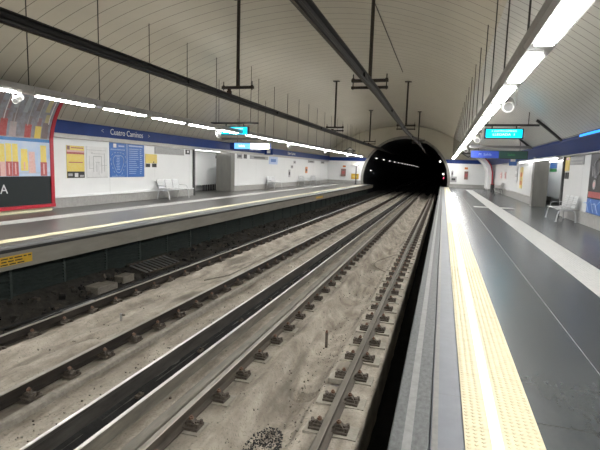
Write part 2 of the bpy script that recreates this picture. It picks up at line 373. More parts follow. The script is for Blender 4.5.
for y in ys:
    for i, (x, z) in enumerate(pts):
        a = .028 if -4.1 < x < -.7 else .02
        if -2.05 < x < -1.3: a = .10
        if -5.7 < x < -4.8: a = .05
        if x > -.6: a = .02
        dz = a*noise.noise(Vector((x*2.2, y*1.3, 3))) + a*.5*noise.noise(Vector((x*7, y*6, 9)))
        near = min(abs(x-r) for r in (-.99, -2.48, -3.0, -3.42, -4.55, -6.1))
        if near < .1: dz = min(dz, 0)*.5
        # broken dip in the gutter and notches in the shoulders
        if -1.75 < x < -1.12 and abs(y-5.82-.35*(x+1.15)**2-(x+1.15)*.25) < .085: dz -= .2
        if -5.35 < x < -4.85 and abs(y-5.6-(x+5.2)*1.2) < .17: dz -= .10
        if -5.3 < x < -4.9 and abs(y-17.5) < .3: dz -= .08
        dx = .012*noise.noise(Vector((x*3, y*3, 20)))
        mb.v.append((x+dx, y, z+dz))
k = mb.mi(M['bed']); kd = mb.mi(M['near_black'])
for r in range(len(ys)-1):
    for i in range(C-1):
        mb.f.append((r*C+i, r*C+i+1, (r+1)*C+i+1, (r+1)*C+i)); mb.m.append(kd if pts[i][0] > -.6 or -3.42 < pts[i][0] < -3.0 else k)  # near-black in the platform trench and between the two beams
o = struct(mb, 'track_bed', smooth=True)
# dirt strip beside left platform
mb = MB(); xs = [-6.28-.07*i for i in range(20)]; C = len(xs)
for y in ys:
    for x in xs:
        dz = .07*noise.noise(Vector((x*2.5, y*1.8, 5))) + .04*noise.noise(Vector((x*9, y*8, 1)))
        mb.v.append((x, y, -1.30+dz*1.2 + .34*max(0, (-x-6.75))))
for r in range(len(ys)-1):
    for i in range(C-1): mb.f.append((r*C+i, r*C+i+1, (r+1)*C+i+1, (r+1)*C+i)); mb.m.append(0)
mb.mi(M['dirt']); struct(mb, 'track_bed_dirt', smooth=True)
struct(B(-12, 4.5, -9, 140, -2.0, -1.8, M['near_black']), 'ground_under_track')

# end wall with tunnel hole
TC = (-3.8, .55); TR = 4.3
def outer_pt(ang):
    dx, dz = math.cos(ang), math.sin(ang)
    lo, hi = 0, 20
    def inside(t):
        x, z = TC[0]+dx*t, TC[1]+dz*t
        return XL < x < XR and z > -1.9 and (z < vz(x))
    for _ in range(50):
        m = (lo+hi)/2
        if inside(m): lo = m
        else: hi = m
    return TC[0]+dx*lo, TC[1]+dz*lo
mb = MB(); NA = 144; ring = []
for i in range(NA+1):
    a = 2*math.pi*i/NA
    ring.append(((TC[0]+TR*math.cos(a), TC[1]+TR*math.sin(a)), outer_pt(a)))
for (i0, o0), (i1, o1) in zip(ring[:-1], ring[1:]):
    if min(i0[1], i1[1]) < -1.8 : continue
    mb.face([(i0[0], Y1, i0[1]), (o0[0], Y1, o0[1]), (o1[0], Y1, o1[1]), (i1[0], Y1, i1[1])], M['end'])
struct(mb, 'wall_end')
# rim
mb = MB()
for i in range(NA):
    a0 = 2*math.pi*i/NA; a1 = 2*math.pi*(i+1)/NA
    if math.sin(a0)*TR+TC[1] < -1.25: continue
    for (r0, r1, ya, yb) in ((TR-.02, TR+.22, Y1-.12, Y1-.12), (TR-.02, TR-.02, Y1-.12, Y1+.4), (TR+.22, TR+.22, Y1-.12, Y1)):
        P = lambda a, r, y: (TC[0]+r*math.cos(a), y, TC[1]+r*math.sin(a))
        if r0 != r1: mb.face([P(a0, r0, ya), P(a0, r1, ya), P(a1, r1, ya), P(a1, r0, ya)], M['rim'])
        else: mb.face([P(a0, r0, ya), P(a0, r0, yb), P(a1, r0, yb), P(a1, r0, ya)], M['rim'])
struct(mb, 'tunnel_rim')
# tunnel tube with ribs
mb = MB(); YT = 165
for i in range(NA):
    a0 = 2*math.pi*i/NA; a1 = 2*math.pi*(i+1)/NA
    for y0, y1, r in ((Y1, YT, TR),):
        q = lambda a, y, r: (TC[0]+r*math.cos(a), y, TC[1]+r*math.sin(a))
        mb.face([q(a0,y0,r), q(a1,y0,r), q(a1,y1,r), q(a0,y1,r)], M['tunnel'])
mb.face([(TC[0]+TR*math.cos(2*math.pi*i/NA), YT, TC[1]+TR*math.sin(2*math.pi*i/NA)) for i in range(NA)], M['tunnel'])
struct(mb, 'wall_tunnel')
struct(B(TC[0]-3.9, TC[0]+3.9, Y1+12, YT, -1.5, -1.25, M['near_black']), 'tunnel_floor')
struct(B(XL-2.5, XR+2.5, Y0-.2, Y0, -2, 6.5, M['white2']), 'wall_back')
# end wall tile panels, blue bands and plinths
mb = MB()
def cutx(side, z): return TC[0] + side*(math.sqrt(max(0, (TR+.24)**2-(z-TC[1])**2)))
for side, xo in ((-1, XL), (1, XR)):
    zs = [0, .35, .7, 1.05, 1.4, 1.75, 2.1, 2.4]
    for za, zb in zip(zs[:-1], zs[1:]):
        m_ = M['plinth'] if zb < .36 else M['white2']
        mb.face([(xo, Y1-.05, za), (cutx(side, za), Y1-.05, za), (cutx(side, zb), Y1-.05, zb), (xo, Y1-.05, zb)], m_)
    mb.face([(xo, Y1-.08, 2.4), (cutx(side, 2.4), Y1-.08, 2.4), (cutx(side, 2.78), Y1-.08, 2.78), (xo, Y1-.08, 2.78)], M['blue'])
    mb.face([(xo, Y1-.08, 2.4), (cutx(side, 2.4), Y1-.08, 2.4), (cutx(side, 2.4), Y1-.0, 2.4), (xo, Y1-.0, 2.4)], M['blue'])
    mb.face([(xo, Y1-.08, 2.78), (cutx(side, 2.78), Y1-.08, 2.78), (cutx(side, 2.78), Y1-.0, 2.78), (xo, Y1-.0, 2.78)], M['blue'])
struct(mb, 'wall_end_panels')

# ------------------------------------------------------------------ rails
FIRST, PITCH, LASTY = 2.66, .652, 49.5
def rail_profile(x, zt, w=.07, h=.15, foot=.14):
    b = zt-h
    return [(x-foot/2,b),(x+foot/2,b),(x+foot/2,b+.012),(x+.012,b+.03),(x+.011,zt-.045),(x+w/2,zt-.035),(x+w/2,zt-.006),(x+w/2-.008,zt),(x-w/2+.008,zt),(x-w/2,zt-.006),(x-w/2,zt-.035),(x-.011,zt-.045),(x-.012,b+.03),(x-foot/2,b+.012)]
def fastener_mesh(both=True):
    mb = MB(); I, R = M['iron'], M['rust']
    mb.box(-.21 if both else -.07, .21, -.085, .085, 0, .028, I)
    for s in ((1, -1) if both else (1,)):
        mb.box(min(s*.075, s*.17), max(s*.075, s*.17), -.05, .05, .028, .055, I)
        n = len(mb.v); k = mb.mi(I)       # sloping clip
        P = [(s*.045,-.035,.03),(s*.045,.035,.03),(s*.16,-.035,.055),(s*.16,.035,.055),(s*.045,-.035,.055),(s*.045,.035,.055),(s*.125,-.035,.095),(s*.125,.035,.095)]
        mb.v += P
        for f in ((0,1,5,4),(2,3,7,6),(0,2,6,4),(1,3,7,5),(4,5,7,6),(0,1,3,2)): mb.f.append(tuple(n+i for i in f)); mb.m.append(k)
        mb.tube((s*.175,0.0,.03), (s*.175,0,.075), .026, I, 8)
        mb.tube((s*.195,.045,.028), (s*.195,.045,.07), .02, I, 6)
        mb.tube((s*.195,-.045,.028), (s*.195,-.045,.07), .02, I, 6)
    return mb
fm = fastener_mesh().build('rail_fastener_mesh'); fmesh2 = fm.data; bpy.data.objects.remove(fm)
fm = fastener_mesh(False).build('rail_fastener_mesh'); fmesh1 = fm.data; bpy.data.objects.remove(fm)
bm_ = MB().tube((0,0,.07), (0,0,.125), .013, M['rust'], 7).tube((0,0,.088), (0,0,.112), .026, M['rust'], 6).build('tmp'); boltmesh = bm_.data; bpy.data.objects.remove(bm_)
pm = MB().box(-.05, .26, -.13, .13, -.05, .004, M['pad']).build('tmp'); padmesh1 = pm.data; bpy.data.objects.remove(pm)
pm = MB().box(-.27, .30, -.13, .13, -.05, .012, M['pad']).build('tmp', bevel=0); padmesh = pm.data;  bpy.data.objects.remove(pm)
def make_rail(x, label, zb=-1.20, off=0.0, group=None):
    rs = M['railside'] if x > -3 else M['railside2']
    root = thing('running_rail', label, 'rail', (x, FIRST, zb))
    MB().prism(rail_profile(0, .15), -5-FIRST+.0, 118, rs, mats=[rs]*6+[M['railtop']]*3+[rs]*5).build('rail_section', root)
    y = off; i = 0
    while y + FIRST < LASTY:
        jit = random.uniform(-.015, .015)
        f = bpy.data.objects.new('fastener', fmesh2 if x > -1.2 else fmesh1); COL.objects.link(f); f.parent = root; f.location = (0, y+jit, -.005); f.rotation_euler.z = random.uniform(-.05, .05)
        if y < 14:
            for sd in ((1, -1) if x > -1.2 else (1,)):
                b = bpy.data.objects.new('bolt', boltmesh); COL.objects.link(b); b.parent = f; b.location.x = sd*.105
                b.rotation_euler.z = random.uniform(-.2, .2)
        if x > -3:   # visible pads on the near track
            p = bpy.data.objects.new('concrete_pad', padmesh if x > -1.2 else padmesh1); COL.objects.link(p); p.parent = root; p.location = (random.uniform(-.02,.02), y+jit, -.012); p.rotation_euler.z = random.uniform(-.04,.04)
        y += PITCH; i += 1
    return root
make_rail(-.99, 'rusty running rail nearest the close platform edge, beside the black drain gap')
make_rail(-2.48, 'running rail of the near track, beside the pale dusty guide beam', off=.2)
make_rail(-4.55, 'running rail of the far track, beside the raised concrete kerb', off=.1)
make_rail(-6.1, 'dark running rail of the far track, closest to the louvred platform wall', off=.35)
# bright guide beams between the tracks
def beam(x, zt, zb, side, label, w=.075, lip=.03):
    root = thing('guide_beam', label, 'steel beam', (x, 0, zb))
    h = zt-zb
    MB().prism([(-.07,0),(.07,0),(.07,.015),(.016,.03),(.014,h-.05),(w/2,h-.04),(w/2,h-.006),(w/2-.008,h),(-w/2+.008,h),(-w/2,h-.006),(-w/2,h-.04),(-.014,h-.05),(-.016,.03),(-.07,.015)], -5, 118, side, mats=[side]*6+[M['beamtop']]*3+[side]*5).build('beam_section', root)
    mbs = MB()
    y = 3.1
    while y < 49: mbs.box(-.12, .12, y-.06, y+.06, -.01, .02, M['iron']); mbs.tube((.1,y,.02), (.1,y,.05), .016, M['iron'], 6); mbs.tube((-.1,y,.02), (-.1,y,.05), .016, M['iron'], 6); y += 1.5
    mbs.build('foot_clamps', root)
    return root
beam(-3.0, -1.03, -1.225, M['beamside2'], 'dusty pale steel beam with polished top lying along the middle, nearer of the pair', w=.05)
beam(-3.42, -1.0, -1.235, M['beamside'], 'dark sided steel beam with polished top lying along the middle, farther of the pair', w=.045)
cv = MB().prism([(-2.76,-1.21),(-2.63,-1.21),(-2.635,-1.15),(-2.65,-1.14),(-2.74,-1.14),(-2.755,-1.15)], -5, 60, M['beamside2']).build('cable_cover')
tag(cv, 'low dusty cable cover strip running between the guide beam and the near track rail', 'cable cover')
# low concrete kerb alongside far track
kb = MB().prism([(-4.16,-1.2),(-4.02,-1.2),(-4.04,-1.10),(-4.07,-1.085),(-4.13,-1.085),(-4.15,-1.10)], -5, 60, M['conc']).build('concrete_kerb')
tag(kb, 'narrow raised concrete kerb running beside the far track rail', 'kerb')

# ------------------------------------------------------------------ small things on the track bed
t = thing('marker_post', 'small grey metal stub post with a side flag between the far rails', 'post', (-5.08, 6.55, -1.2))
B(-.02,.02,-.008,.008,0,.20,M['mgrey']).build('post_plate', t); B(.02,.075,-.01,.01,.165,.19,M['iron']).build('flag', t)
t = thing('metal_stub', 'short rusty stub sticking out of the gutter of the near track', 'stub', (-1.72, 7.55, -1.5))
B(-.022,.022,-.012,.012,0,.28,M['iron']).build('stub_bar', t); MB().tube((0,0,.27),(0,0,.31),.02,M['rust'],8).build('stub_cap', t)
def rock(name, loc, sx, sy, sz, m, seed, label, cat):
    bm = bmesh.new(); bmesh.ops.create_icosphere(bm, subdivisions=3, radius=1)
    for v in bm.verts:
        n = v.co.normalized(); k = 1 + .35*noise.noise(n*1.7+Vector((seed,0,0))) + .15*noise.noise(n*5+Vector((0,seed,0)))
        v.co = Vector((n.x*sx*k, n.y*sy*k, n.z*sz*k))
    me = bpy.data.meshes.new(name); bm.to_mesh(me); bm.free(); me.materials.append(m)
    o = bpy.data.objects.new(name, me); COL.objects.link(o); o.location = loc; tag(o, label, cat); return o
mb = MB()
for i in range(900):
    a = random.uniform(0, 6.28); r = random.random()**.6
    x, y = -1.66+.19*r*math.cos(a), 4.38+.42*r*math.sin(a); s = random.uniform(.004, .010)
    T = Matrix.Translation((x, y, -1.50+random.uniform(0,.02)+.07*r*r)) @ Matrix.Rotation(random.uniform(0,3), 4, Vector((random.random(),random.random(),random.random())))
    mb.box(-s,s,-s*.7,s*.7,-s*.5,s*.5,M['black'],T)
o = mb.build('dark_rubble'); tag(o, 'patch of loose black rubble in the gutter of the near track', 'rubble'); o['kind'] = 'stuff'
t = thing('junction_box', 'grey concrete cable box lying in the dirt under the far platform', 'cable box', (-6.95, 8.35, -1.22))
B(-.16,.16,-.32,.32,-.03,.11,M['conc']).build('box_body', t, bevel=.01); B(-.17,.17,-.33,.1,.11,.135,M['pad']).build('box_lid', t, bevel=.006)
t = thing('junction_box', 'small concrete cable box just beyond the larger one in the dirt', 'cable box', (-6.98, 9.15, -1.2))
B(-.12,.12,-.2,.2,-.03,.12,M['conc']).build('box_body', t, bevel=.01); B(-.13,.13,-.2,.2,.12,.14,M['pad']).build('box_lid', t, bevel=.006)
t = thing('grating', 'dark slatted metal grating leaning in the dirt below the far platform', 'grating', (-7.1, 10.6, -1.10))
mb = MB()
for i in range(9): mb.box(-.28, .28, -.75+.18*i, -.68+.18*i, 0, .02, M['mgrey'], Matrix.Rotation(.25, 4, 'Y'))
mb.build('slats', t); mb = MB(); mb.box(-.3,-.27,-.78,.85,-.01,.03,M['iron'],Matrix.Rotation(.25,4,'Y')); mb.box(.27,.3,-.78,.85,-.01,.03,M['iron'],Matrix.Rotation(.25,4,'Y')); mb.build('frame', t)
o = B(-6.55,-6.45,6.75,7.55,-1.22,-1.19,M['mgrey']).build('metal_bar'); tag(o, 'loose pale metal bar lying beside the dark far rail', 'metal bar')
for q, (x0, r, lab) in enumerate(((-6.52,.022,'thick black cable snaking through the dirt nearest the far rail'),(-6.66,.017,'thinner black cable winding in the dirt behind the thick one'))):
    P = []; y = 2.0
    while y < 49: P.append((x0+.07*noise.noise(Vector((q*9, y*.5, 0))), y, -1.21+.04*noise.noise(Vector((y*.8, q, 3))))); y += .4
    o = MB().path(P, r, M['black'], 6).build('cable'); tag(o, lab, 'cable')
P = [(-4.78+.01*math.sin(i), 10.2+.5*i, -1.08+.006*math.sin(i*2)) for i in range(10)]
o = MB().path([(-5.2,9.7,-1.14)]+P, .017, M['conc'], 6).build('conduit'); tag(o, 'pale conduit pipe lying on the concrete beside the far track rail', 'pipe')
P = [(-1.35-.5*math.sin(i/8*math.pi), 13+.35*i, -1.27-.06*math.sin(i/8*math.pi)) for i in range(9)]
o = MB().path(P, .009, M['iron'], 6).build('hose'); tag(o, 'thin dark hose curving across the near track gutter', 'hose')
mb = MB()
for i in range(1500):
    y = 3+random.random()**1.6*40; x = random.uniform(-7.45, -6.32); sz = random.uniform(.012, .05)*(.6 if random.random()<.7 else 1.2)
    T = Matrix.Translation((x, y, -1.28+.34*max(0,-x-6.75)+random.uniform(0,.03))) @ Matrix.Rotation(random.uniform(0,3.1), 4, Vector((random.random(),random.random(),random.random()+.2)))
    mb.box(-sz,sz,-sz*.8,sz*.8,-sz*.5,sz*.5,random.choice([M['dirt'],M['dirt'],M['near_black'],M['iron']]),T)
o = mb.build('rubble'); tag(o, 'dark loose rubble and grit strewn below the far platform louvres', 'rubble'); o['kind'] = 'stuff'
mb = MB()
for i in range(2200):
    y = 3+random.random()**1.5*22; x = random.choice([random.uniform(-2.0,-1.35), random.uniform(-2.2,-1.2), random.uniform(-3.95,-3.5), random.uniform(-5.7,-4.9)]); sz = random.uniform(.003, .011)
    zb = -1.50 if x > -2.2 else -1.195
    if -5.7 < x < -4.9: zb = -1.215
    if -2.2 < x <= -1.85: zb = -1.49+.27*((-1.85-x)/.2 if x > -2.05 else 1)
    if -1.5 <= x: zb = -1.48+.25*min(1, (x+1.5)/.2)
    T = Matrix.Translation((x, y, zb+random.uniform(0,.03))) @ Matrix.Rotation(random.uniform(0,3.1), 4, Vector((random.random(),random.random(),random.random()+.2)))
    mb.box(-sz,sz,-sz*.8,sz*.8,-sz*.6,sz*.6,random.choice([M['pad'],M['pad'],M['railside'],M['conc']]),T)
o = mb.build('gravel'); tag(o, 'fine gravel and grit scattered over the concrete between the rails', 'gravel'); o['kind'] = 'stuff'
# warning strip on platform face
t = thing('warning_strip', 'yellow warning strip with dark lines of print on the far platform face', 'warning strip', (EL+.02, 6.0, -.2))
B(-.012,0,-1.2,.64,-.075,.085,M['hyellow']).build('strip_plate', t)
mb = MB()
for r in range(3):
    y = -1.1
    while y < .34+.06*(2-r)*2: l = random.uniform(.06,.16); mb.box(.0,.002,y,y+l,.05-.05*r-.012,.05-.05*r+.008,M['pk']); y += l+.03
mb.build('print_lines', t)
t = thing('warning_strip', 'tiny yellow warning strip on the far platform face near the tunnel', 'warning strip', (EL+.02, 27.5, -.2))
B(-.012,0,-.8,.8,-.06,.06,M['hyellow']).build('strip_plate', t)

# ------------------------------------------------------------------ lights
ORD = ['first','second','third','fourth','fifth','sixth','seventh','eighth','ninth','tenth','eleventh','twelfth','thirteenth','fourteenth','fifteenth','sixteenth','seventeenth','eighteenth','nineteenth','twentieth','twenty-first','twenty-second','twenty-third']
L0, LP = 5.74, 2.08
def light_proto(x, hang):
    root = thing('ceiling_light', 'x', 'light', (x, 0, 2.90))
    MB().prism([(-.16,.01),(-.125,-.03),(.125,-.03),(.16,.01),(.16,.12),(.145,.12),(.125,.04),(-.125,.04),(-.145,.12),(-.16,.12)], .0, LP-.02, M['housing']).build('housing', root)
    MB().tube((0,.2,.075), (0,1.84,.075), .02, M['vaultfill'], 10).build('vault_fill_tube', root)  # added tube in the housing trough, throws fill light up at the vault
    MB().prism([(-.095,-.028),(-.085,-.05),(.085,-.05),(.095,-.028)], .25, 1.80, M['tube']).build('diffuser', root)
    MB().tube((hang,.01,.1), (hang,.01,vz(x+hang)-2.90), .011, M['rod'], 6).build('hanger_rod', root)
    return root
for side, x, hang, words in ((0, -8.2, 0, 'over the far platform'), (1, .9, -.12, 'over the near platform')):
    proto = light_proto(x, hang); used = False; ks = range(-7, 21)
    n = 0
    vis = 0
    for k in ks:
        o = proto if not used else copy_tree(proto); used = True
        y = L0+LP*k; o.location = (x, y, 2.90)
        kmin = 0 if side == 0 else 0
        if side == 0 and k < -0: o['label'] = 'fluorescent light fixture hanging over the far platform, before the advert end'; o['group'] = 'far platform lights behind the viewer'
        elif side == 1 and k < -0: o['label'] = 'fluorescent light fixture hanging over the near platform, above and behind the viewer'; o['group'] = 'near platform lights behind the viewer'
        else:
            if side == 0: o['label'] = 'rod-hung light fixture over the far platform, %s counted from the red advert' % ORD[vis]
            else: o['label'] = 'rod-hung light fixture over the near platform, %s counted from the nearest' % ORD[vis]
            o['group'] = 'light fixtures %s' % words; vis += 1

def loudspeaker(x, y, z, label, s=1, ang=0):
    t = thing('loudspeaker', label, 'loudspeaker', (x, y, z))
    t.rotation_euler = (.35, 0, ang)
    mb = MB(); mb.tube((0,-.16,0), (0,.16,0), .10*s, M['speaker'], 20); mb.tube((0,-.175,0), (0,-.16,0), .085*s, M['speaker'], 20, .10*s); mb.build('horn', t, smooth=False)
    MB().tube((0,-.178,0), (0,-.176,0), .07*s, M['mgrey'], 20).build('grille', t)
    MB().box(-.13*s,-.11*s,-.02,.02,-.02,.23*s,M['speaker']).box(.11*s,.13*s,-.02,.02,-.02,.23*s,M['speaker']).box(-.13*s,.13*s,-.02,.02,.21*s,.24*s,M['speaker']).build('bracket', t)
loudspeaker(-8.08, 7.45, 2.72, 'white loudspeaker under the light row, in front of the red framed advert', .62, .5)
loudspeaker(-8.08, 16.1, 2.68, 'white loudspeaker under the light row, by the far platform screen', .8, .5)
loudspeaker(-8.08, 24.5, 2.68, 'white loudspeaker under the light row, by the glowing far platform sign', .8, .5)
loudspeaker(-8.08, 32.8, 2.68, 'small white loudspeaker under the far light row, beyond the glowing sign', .8, .5)
loudspeaker(-8.08, 41, 2.68, 'tiny white loudspeaker under the far light row, near the tunnel', .8, .5)
loudspeaker(1.12, 10.0, 2.86, 'large white loudspeaker under the near light row, closest to the viewer', 1.15, -.1)
loudspeaker(1.12, 18.4, 2.76, 'small white loudspeaker under the near light row, beside the near screen', 1.1, -.1)
loudspeaker(1.12, 27, 2.76, 'tiny white loudspeaker under the near light row, farther on', 1.1, -.1)

# ------------------------------------------------------------------ overhead conductor rails and supports
def conductor(pts, label, z):
    t = thing('overhead_conductor', label, 'conductor rail', (0, 0, z))
    prof = [(-.03,-.06),(.03,-.06),(.034,-.03),(.014,0),(.014,.045),(.055,.055),(.055,.07),(-.055,.07),(-.055,.055),(-.014,.045),(-.014,0),(-.034,-.03)]
    prof = [(a*1.35, b*1.25) for a, b in prof]
    mb = MB(); C = len(prof)
    for (x, y) in pts: mb.v += [(x+a, y, b) for a, b in prof]
    k = mb.mi(M['conductor'])
    for r in range(len(pts)-1):
        for i in range(C): j = (i+1) % C; mb.f.append((r*C+i, r*C+j, (r+1)*C+j, (r+1)*C+i)); mb.m.append(k)
    mb.f.append(tuple(range(C))); mb.m.append(k); mb.f.append(tuple((len(pts)-1)*C+i for i in range(C))); mb.m.append(k)
    mb.build('conductor_profile', t)
    mb = MB()
    for (x0, y0), (x1, y1) in zip(pts[:-1], pts[1:]): mb.tube((x0,y0,-.085), (x1,y1,-.085), .012, M['iron'], 6)
    mb.build('contact_wire', t)
    mb = MB()
    for y in [4.0+6*i for i in range(8)]:
        for (x0, y0), (x1, y1) in zip(pts[:-1], pts[1:]):
            if y0 <= y < y1: x = x0+(x1-x0)*(y-y0)/(y1-y0)
        mb.box(x-.062, x+.062, y-.2, y+.2, -.03, .055, M['conductor'])
    mb.build('joint_plates', t)
conductor([(-1.72,-9),(-1.70,5),(-1.70,12),(-1.86,24),(-1.74,36),(-1.85,50),(-1.75,150)], 'dark overhead conductor rail hung above the near track', 3.45)
conductor([(-5.62,-9),(-5.66,5),(-5.75,12),(-5.62,24),(-5.58,36),(-5.4,50),(-5.3,150)], 'dark overhead conductor rail hung above the far track', 3.40)
def support(x, y, zb, xc, zc, label, two, w=.46, flange=True):
    t = thing('conductor_support', label, 'conductor support', (x, y, zb))
    top = vz(x)-zb
    MB().tube((0,0,0), (0,0,top-.02), .046, M['pole'], 12).build('pole', t, smooth=False)
    if flange: MB().box(-.16,.16,-.1,.1,top-.05,top-.015,M['pole']).build('ceiling_plate', t)
    mb = MB().box(-w, w, -.05, -.02, -.035, .035, M['pole']).box(-w, w, .02, .05, -.035, .035, M['pole']); mb.build('crossbar', t)
    if two: MB().box(-w, w, -.04, .04, -.20, -.14, M['pole']).build('crossbar', t)
    for s in (-1, 1):
        MB().tube((s*(w-.04),0,-.22 if two else -.07), (s*(w-.04),0,.16), .014, M['pole'], 8).tube((s*(w-.04),0,-.03), (s*(w-.04),0,.06), .035, M['pole'], 8).build('hanging_bolt', t)
    d = xc-x
    MB().tube((d,0,-.035 if not two else -.2), (d,0,zc-zb+.14), .05, M['insul'], 12).tube((d,0,zc-zb+.07), (d,0,zc-zb+.17), .07, M['insul'], 12).build('insulator', t)
pn = ['nearest','second nearest','third nearest','farthest']
for i, y in enumerate((12.1, 24.2, 36.3)):
    support(-1.9, y, 3.76, [-1.70,-1.86,-1.74,-1.84][i], 3.45, 'dark ceiling pole with twin crossbar over the near track, %s of its line' % pn[i], True)
    support(-5.5, y, 3.66, [-5.75,-5.62,-5.58][i], 3.40, 'dark ceiling pole with crossbar over the far track, %s of its line' % pn[i], i > 0)
# thin conduit along vault
P = [(XC+1.75-.0*i, -2+1.2*i, vz(XC+1.75)-.02) for i in range(21)]
o = MB().path(P, .014, M['rod'], 6).build('ceiling_wire'); tag(o, 'thin dark wire run along the vault between the two conductor rails', 'wire')

# ------------------------------------------------------------------ information screens
def screen(x0, x1, y, zt, bar0, bar1, zbar, label, line1, line2, cat='screen', rot=0):
    xc = (x0+x1)/2; w = (x1-x0)/2; h = .18
    t = thing('information_screen', label, cat, (xc, y, zt-h))
    B(-w, w, 0, .14, -h, h, M['dgrey']).build('casing', t, bevel=.015)
    s = B(-w+.05, w-.05, -.006, -.001, -h+.04, h-.035, M['cyan']).build('display_face', t)
    text_mesh(line1, .075, M['cyanw'], 'display_text', t, FY(0, -.012, .085), sx=1.1)
    text_mesh(line2, .12, M['cyanw'], 'display_text', t, FY(0, -.012, -.035), sx=1.15)
    MB().box(-w*.62-.02, -w*.62+.02, .05, .09, h, zbar-(zt-h), M['dgrey']).build('bracket', t)
    MB().box(w*.62-.02, w*.62+.02, .05, .09, h, zbar-(zt-h), M['dgrey']).build('bracket', t)
    mb = MB().box(bar0-xc, bar1-xc, .03, .11, zbar-(zt-h), zbar-(zt-h)+.07, M['dgrey']); mb.build('support_bar', t)
    for q in ((bar0+.35, bar1-.35)):
        MB().tube((q-xc,.07,zbar-(zt-h)+.06), (q-xc,.07,vz(q)-(zt-h)), .011, M['rod'], 6).build('hanger_rod', t)
    return t
screen(1.32, 2.60, 18.1, 3.12, 1.06, 3.08, 3.20, 'glowing cyan train time screen hung over the near platform', '2  CUATRO CAMINOS', 'LLEGADA  1')
screen(-9.10, -7.82, 18.3, 3.17, -9.55, -7.40, 3.27, 'glowing cyan train time screen hung over the far platform', '1  CUATRO CAMINOS', 'LLEGADA  2')
# lit direction sign, far platform
t = thing('direction_sign', 'glowing white and blue direction sign hung over the far platform', 'sign', (-10.1, 24.0, 2.62))
B(-1.22, 1.14, 0, .12, -.18, .18, M['blue']).build('casing', t)
B(-.96, .0, -.008, -.002, -.155, .155, M['litb']).build('blue_panel', t); B(.0, 1.08, -.008, -.002, -.155, .155, M['litw']).build('white_panel', t); B(.85, 1.09, -.012, -.009, -.155, .155, M['lity']).build('yellow_panel', t)
text_mesh('Salida', .17, M['litr'], 'lettering', t, FY(-.52, -.014, 0))
for q in (-.8, .8): MB().tube((q,.06,.18), (q,.06,vz(-10.1+q)-2.62), .011, M['rod'], 6).build('hanger_rod', t)
B(-1.75, 1.2, .02, .10, .34, .44, M['mgrey']).build('top_rail', t)
# blue and green sign, near platform
t = thing('direction_sign', 'blue and dark green direction sign hung over the near platform', 'sign', (2.45, 24.0, 2.42))
B(-1.25, 1.25, 0, .12, -.19, .19, M['dgrey']).build('casing', t); B(-1.22, .0, -.008, -.002, -.16, .16, M['signblue']).build('blue_panel', t); B(.0, 1.22, -.008, -.002, -.16, .16, M['signgreen']).build('green_panel', t)
text_mesh('M  Salida', .16, M['mapline'], 'lettering', t, FY(-.6, -.014, 0)); text_mesh('Salida', .15, M['pg'], 'lettering', t, FY(.55, -.014, 0))
B(-1.3, 1.9, .01, .11, .30, .42, M['mgrey']).build('top_rail', t)
for q in (-.9, .9): MB().tube((q,.06,.19), (q,.06,vz(2.45+q)-2.42), .011, M['rod'], 6).build('hanger_rod', t)
# diagonal struts from vault to band
for (x, y, lab) in ((3.1, 18.3, 'dark steel strut slanting down to the blue band beside the near screen'), (3.3, 24.2, 'dark steel strut slanting to the blue band behind the direction sign')):
    o = MB().path([(3.0+.12*q, y, vz(3.0+.12*q)-.06) for q in range(8)], .045, M['dgrey'], 8).build('diagonal_strut'); tag(o, lab, 'strut')
# roundel diamonds
def diamond(x, y, z, label):
    t = thing('station_diamond', label, 'sign', (x, y, z))
    W, H = .55, .34; q = lambda k, y: [(-W*k, y, 0), (0, y, -H*k), (W*k, y, 0), (0, y, H*k)]
    def ringm(k0, k1, m, y0, y1, name):
        a0, a1 = q(k0, y0), q(k1, y0); b0, b1 = q(k0, y1), q(k1, y1); mb = MB()
        for i in range(4):
            j = (i+1) % 4
            mb.face([a0[i], a0[j], a1[j], a1[i]], m); mb.face([b0[i], b0[j], b1[j], b1[i]], m); mb.face([a0[i], a0[j], b0[j], b0[i]], m); mb.face([a1[i], a1[j], b1[j], b1[i]], m)
        mb.build(name, t)
    ringm(1, .72, M['dgrey'], 0, .06, 'frame')
    mb = MB(); mb.face(q(.72, .02), M['mgrey']); mb.face(q(.72, .04), M['mgrey']); mb.build('face_panel', t)
    B(-W*.95, W*.95, -.01, 0, -.055, .055, M['dgrey']).build('name_bar', t)
    MB().tube((0,.03,H), (0,.03,vz(x)-z), .011, M['rod'], 6).build('hanger_rod', t)
diamond(-8.1, 42.0, 3.15, 'dark diamond station sign hung near the tunnel over the far platform')
diamond(1.75, 38.0, 2.98, 'dark diamond station sign hung near the tunnel over the near platform')
# small blue hanging sign far side (white on blue)
t = thing('hanging_sign', 'small blue and white sign projecting from the near platform wall beyond the pillar', 'sign', (4.0, 31, 2.28)); B(-.22,.2,0,.05,-.24,.2,M['mapblue']).build('panel', t); B(-.15,.12,-.006,0,.0,.14,M['pw']).build('emblem', t)
t = thing('hanging_sign', 'small dark blue sign hung off the blue band of the far wall', 'sign', (-11.5, 30.5, 2.55)); B(-.3,.3,0,.05,-.2,.2,M['blue']).build('panel', t); B(-.12,.12,-.006,0,-.1,.1,M['pw']).build('emblem', t)
# blue lamp on near band
t = thing('blue_lamp', 'glowing blue lamp strip mounted on the near wall band above the dark advert', 'lamp', (3.81, 15.0, 2.72)); B(-.01,.04,-1.2,.9,-.025,.035,M['bluelamp']).build('glowing_tube', t); B(.0,.06,-1.25,.95,-.045,.05,M['dgrey']).build('mount', t)
